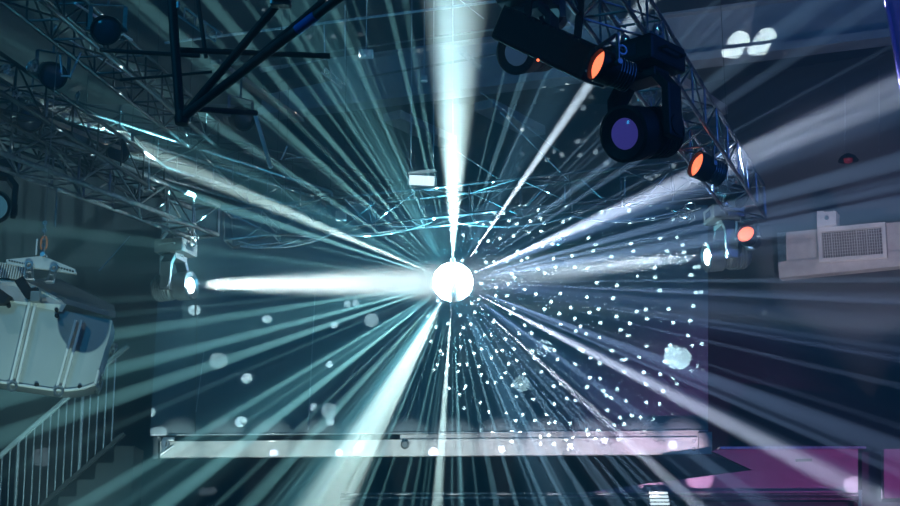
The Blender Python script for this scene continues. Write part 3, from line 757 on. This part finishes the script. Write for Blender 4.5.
# broad soft sheaves: wide beams added for the teal-blue glow between the rays
for ex, ey, w, br, tl in ((452, 0, 12, 5, -.2), (300, 0, 16, 1.2, -.2), (0, 60, 14, 1.3, -.2), (0, 380, 16, 1.5, -.2), (120, 506, 16, 1.4, -.2), (300, 506, 13, 3.2, -.25),
                          (560, 506, 18, 1.1, -.2), (760, 506, 14, 1.5, -.2), (900, 330, 14, 1.3, -.2), (900, 96, 10, 3.2, -.35), (900, 200, 10, 1.2, -.2), (600, 0, 14, .9, -.2), (0, 250, 12, 1.0, -.1)):
    beam(ex, ey, w, br * (.7 if ex < 700 else .4) * (.6 if ex == 0 else 1), tl, 1.0, (.16, .56, .66), (.13, .24, .6))
for k in range(64):                                   # fine stray reflections
    a = random.uniform(-.95, .95) * PI if k % 3 else random.uniform(-.8, .1) * PI
    if abs(a) > 2.55: continue
    beam(453 + 400 * math.cos(a), 282 - 400 * math.sin(a), random.uniform(.5, 1.0), random.uniform(.5, 1.5), random.uniform(-.25, .35), .5, DIM_A, DIM_B)
# single larger reflections that land as round patches on the screen, walls and roof beam
def patch(px, py, Y, diam_px, br, col=PALE, tgt=None):
    p = tgt if tgt is not None else at(px, py, Y); d = p - BALL
    size = 2 * math.atan(diam_px / F * (p - CAM).length / 2 / d.length)
    spot("reflected_patch", BALL + d.normalized() * (R0 + .02), d, br * (85 if 3 < br < 8 else 50), size, col, .12)
for px, py, D, br in ((220, 360, 17, 5), (372, 320, 15, 5), (330, 410, 16, 5), (543, 347, 18, 4.5), (521, 383, 17, 5), (676, 357, 25, 26),
                      (196, 310, 11, 22), (268, 319, 9, 18), (248, 378, 10, 20), (242, 421, 11, 20), (314, 406, 8, 16), (331, 421, 8, 16),
                      (335, 325, 7, 16), (330, 364, 7, 18), (348, 304, 7, 14), (356, 303, 7, 14)):
    patch(px, py, SY, D, br, PALE)
for px, py, D, br in ((274, 453, 8, 20), (339, 453, 7, 16), (359, 447, 8, 20), (433, 452, 10, 16), (502, 449, 5, 20), (570, 447, 5, 20), (604, 440, 6, 20), (673, 445, 6, 20)):
    patch(px, py, SY - .05, D, br, LAV)
patch(208, 492, 23, 16, 6); patch(43, 457, 23, 19, 18); patch(160, 433, SY, 15, 7)
patch(860, 488, YF, 22, 26, PALE)
patch(39, 390 - 7, YS, 1, .0)
patch(0, 0, 0, 22, 26, PALE, atz(731, 50, 9.25)); patch(0, 0, 0, 22, 26, PALE, atz(757, 47, 9.25))
patch(238, 170, 15, 10, 16)
for px, py, Y, D, br in ((263, 140, 12, 62, .8), (196, 216, 13.9, 70, 1.0), (180, 246, 14, 40, 1.6), (120, 190, 12.8, 60, .8), (60, 66, 10, 40, .8), (100, 150, 12, 60, .5),
                         (262, 62, 7.3, 50, .5), (640, 96, 10.4, 40, 1.0), (715, 170, 12.6, 60, 1.0), (690, 215, 13.8, 50, 1.0), (335, 75, 14, 40, 1.5), (470, 57, 14, 36, 1.5), (590, 20, 10, 60, .8), (42, 250, 10, 40, .4)):
    patch(px, py, Y, D, br * 2.2, PALE)  # extra patches added to brighten the pole, trusses and cables

# mirror speckle: many little facets at once, thrown behind and before the ball
def speckle(d, strength, col, scale, rad, size_deg, base=.0):
    o, em = spot('mirror_speckle', BALL + V(d).normalized() * (R0 + .03), d, strength, math.radians(size_deg), col, .25)
    nt = o.data.node_tree
    tc = nt.nodes.new('ShaderNodeTexCoord'); vo = nt.nodes.new('ShaderNodeTexVoronoi'); vo.inputs['Scale'].default_value = scale
    vo.inputs['Randomness'].default_value = 1
    sx = nt.nodes.new('ShaderNodeSeparateXYZ'); cx = nt.nodes.new('ShaderNodeCombineXYZ'); vo.voronoi_dimensions = '2D' if size_deg < 90 else '3D'
    nt.links.new(tc.outputs['Normal'], sx.inputs[0])
    for q in (0, 1):
        dv = nt.nodes.new('ShaderNodeMath'); dv.operation = 'DIVIDE'; nt.links.new(sx.outputs[q], dv.inputs[0]); nt.links.new(sx.outputs[2], dv.inputs[1]); nt.links.new(dv.outputs[0], cx.inputs[q])
    nt.links.new(cx.outputs[0] if size_deg < 90 else tc.outputs['Normal'], vo.inputs['Vector'])
    mr = nt.nodes.new('ShaderNodeMapRange'); mr.inputs['From Min'].default_value = rad; mr.inputs['From Max'].default_value = rad * .75
    mr.inputs['To Min'].default_value = base; mr.inputs['To Max'].default_value = 1
    ad = nt.nodes.new('ShaderNodeMath'); ad.operation = 'MULTIPLY_ADD'; se = nt.nodes.new('ShaderNodeSeparateColor')
    nt.links.new(vo.outputs['Color'], se.inputs[0]); gt = nt.nodes.new('ShaderNodeMath'); gt.operation = 'GREATER_THAN'; gt.inputs[1].default_value = .74
    nt.links.new(se.outputs[1], gt.inputs[0]); nt.links.new(gt.outputs[0], ad.inputs[0]); ad.inputs[1].default_value = 5
    nt.links.new(vo.outputs['Distance'], ad.inputs[2]); nt.links.new(ad.outputs[0], mr.inputs['Value'])
    fo = [n for n in nt.nodes if n.type == 'LIGHT_FALLOFF'][0]
    mu = nt.nodes.new('ShaderNodeMath'); mu.operation = 'MULTIPLY'
    nt.links.new(fo.outputs['Linear'], mu.inputs[0]); nt.links.new(mr.outputs[0], mu.inputs[1]); nt.links.new(mu.outputs[0], em.inputs['Strength'])
speckle(at(552, 318, SY) - BALL, 3000, PALE, 31, .15, 40)
speckle(at(565, 160, 20) - BALL, 2200, PALE, 26, .13, 18)
speckle(V((-.3, -.3, .9)), 1800, PALE, 24, .16, 150)

# the two spotlights' own beams
def headbeam(H, col, e, size):
    a = (BALL - H + V((0, -.9, 0))).normalized(); p = H + a * .95 * .236; d = BALL - p
    spot('spotlight_beam', p, d, e, math.radians(size), col, 1.0, 'Quadratic', .06, .01)
headbeam(HL, (.2, .75, .88), 22000, 13)
headbeam(HR, (.25, .6, .95), 16000, 13)
headbeam(HL, (.85, .97, .97), 200000, 10)
headbeam(HR, (.75, .88, 1.0), 130000, 10)
# glow the lit ball gives its surroundings
def point(name, loc, e, col, r=.1):
    L = bpy.data.lights.new(name, 'POINT'); L.energy = e; L.color = col; L.shadow_soft_size = r
    o = bpy.data.objects.new(name, L); o.location = loc; COL.objects.link(o); return o
point("ball_glow", BALL + V((-.05, -.45, .02)), 70, (.10, .60, .85), .1)
point("ball_glow", BALL + V((0, .45, 0)), 60, (.08, .55, .85), .1)
# unseen lamps added out of frame to fill and tint the hall
def area(name, loc, tgt, e, col, size):
    L = bpy.data.lights.new(name, 'AREA'); L.energy = e; L.color = col; L.size = size
    o = bpy.data.objects.new(name, L); o.location = loc; o.rotation_euler = (V(tgt) - V(loc)).to_track_quat('-Z', 'Y').to_euler(); COL.objects.link(o)
area('hall_fill_teal', (-5.5, 4, 7.5), (-2, 18, 5), 190, (.02, .36, .75), 1.0)
area('hall_fill_blue', (6.5, 6, 6.5), (4, 20, 5), 220, (.03, .16, .85), 1.0)
spot('fascia_wash', (7.2, 14.5, 1.8), V((5.0, 18.6, 3.1)) - V((7.2, 14.5, 1.8)), 85, math.radians(38), (1.0, .2, .8), .7)
def fill_spot(name, a, tgt, e, size, col, blend=.4): spot(name, a, V(tgt) - V(a), e, math.radians(size), col, blend)  # unseen spots added to brighten single things
SW = V((-2.3, 8.0, 2.0)); ST = at(36, 340, YS)
o, em = spot('speaker_fill', SW, ST - SW, 70, math.radians(34), (.55, .95, .93), .8)  # unseen spot added to light the speaker
nt = o.data.node_tree; tc = nt.nodes.new('ShaderNodeTexCoord'); di = nt.nodes.new('ShaderNodeVectorMath'); di.operation = 'DISTANCE'
sd = (at(84, 322, YS) - SW).normalized(); di.inputs[1].default_value = o.rotation_euler.to_matrix().inverted() @ sd
no = nt.nodes.new('ShaderNodeVectorMath'); no.operation = 'NORMALIZE'
nt.links.new(tc.outputs['Normal'], no.inputs[0]); nt.links.new(no.outputs[0], di.inputs[0])
mr = nt.nodes.new('ShaderNodeMapRange'); R1 = .19 / (at(84, 322, YS) - SW).length  # round shadow on the cabinet, masked into this lamp's light
mr.inputs['From Min'].default_value = R1 * .96; mr.inputs['From Max'].default_value = R1 * 1.03; mr.inputs['To Min'].default_value = .03
nt.links.new(di.outputs['Value'], mr.inputs['Value'])
fo = [n for n in nt.nodes if n.type == 'LIGHT_FALLOFF'][0]; mu = nt.nodes.new('ShaderNodeMath'); mu.operation = 'MULTIPLY'
nt.links.new(fo.outputs['Linear'], mu.inputs[0]); nt.links.new(mr.outputs[0], mu.inputs[1]); nt.links.new(mu.outputs[0], em.inputs['Strength'])
fill_spot('grille_fill', (5.2, 17.2, 4.0), on_right(850, 245), 110, 36, (.95, .82, 1))
for k in range(12):
    u = k / 11; px = 178 + 505 * u; c = mixc((.72, .97, .95), (.95, .76, 1), max(0, u * 1.6 - .6))
    p = at(px, 449, SY); fill_spot('bar_fill', (p.x, 17.2, 2.62), p, 105 + 70 * u, 16.5, c, .8)  # row of unseen spots added to brighten the screen bar
fill_spot('rigging_fill', (-4.6, 8.6, 6.4), at(20, 275, YS), 30, 32, (.75, .95, .92), .8)
fill_spot('rail_fill', (-3.2, 12.6, 1.2), at(60, 430, YR), 300, 34, (.5, .95, .95), .8)
fill_spot('roof_fill', (4.4, 16.5, 7.0), atz(780, 54, 9.2), 8, 90, (.8, .75, 1), .8)
fill_spot('head_fill', (-2.2, 12.6, 3.2), HL, 40, 34, (.6, .95, .95))
fill_spot('head_fill', (2.0, 12.4, 3.6), HR, 40, 34, (.75, .85, 1))

# ------------------------------------------------------------------ camera and view
cam = bpy.data.cameras.new('camera'); co = bpy.data.objects.new('camera', cam); COL.objects.link(co)
cam.sensor_width = 36; cam.lens = 36 * F / 900; cam.clip_end = 200
co.location = CAM; co.rotation_euler = (math.radians(90) + PITCH, 0, 0); sc.camera = co
sc.view_settings.view_transform = 'Standard'; sc.view_settings.look = 'None'; sc.view_settings.gamma = 1; sc.view_settings.use_curve_mapping = False
sc.view_settings.exposure = 0
sc.cycles.use_denoising = True; sc.cycles.use_adaptive_sampling = False
sc.cycles.max_bounces = 4; sc.cycles.volume_bounces = 0; sc.cycles.diffuse_bounces = 2; sc.cycles.glossy_bounces = 2
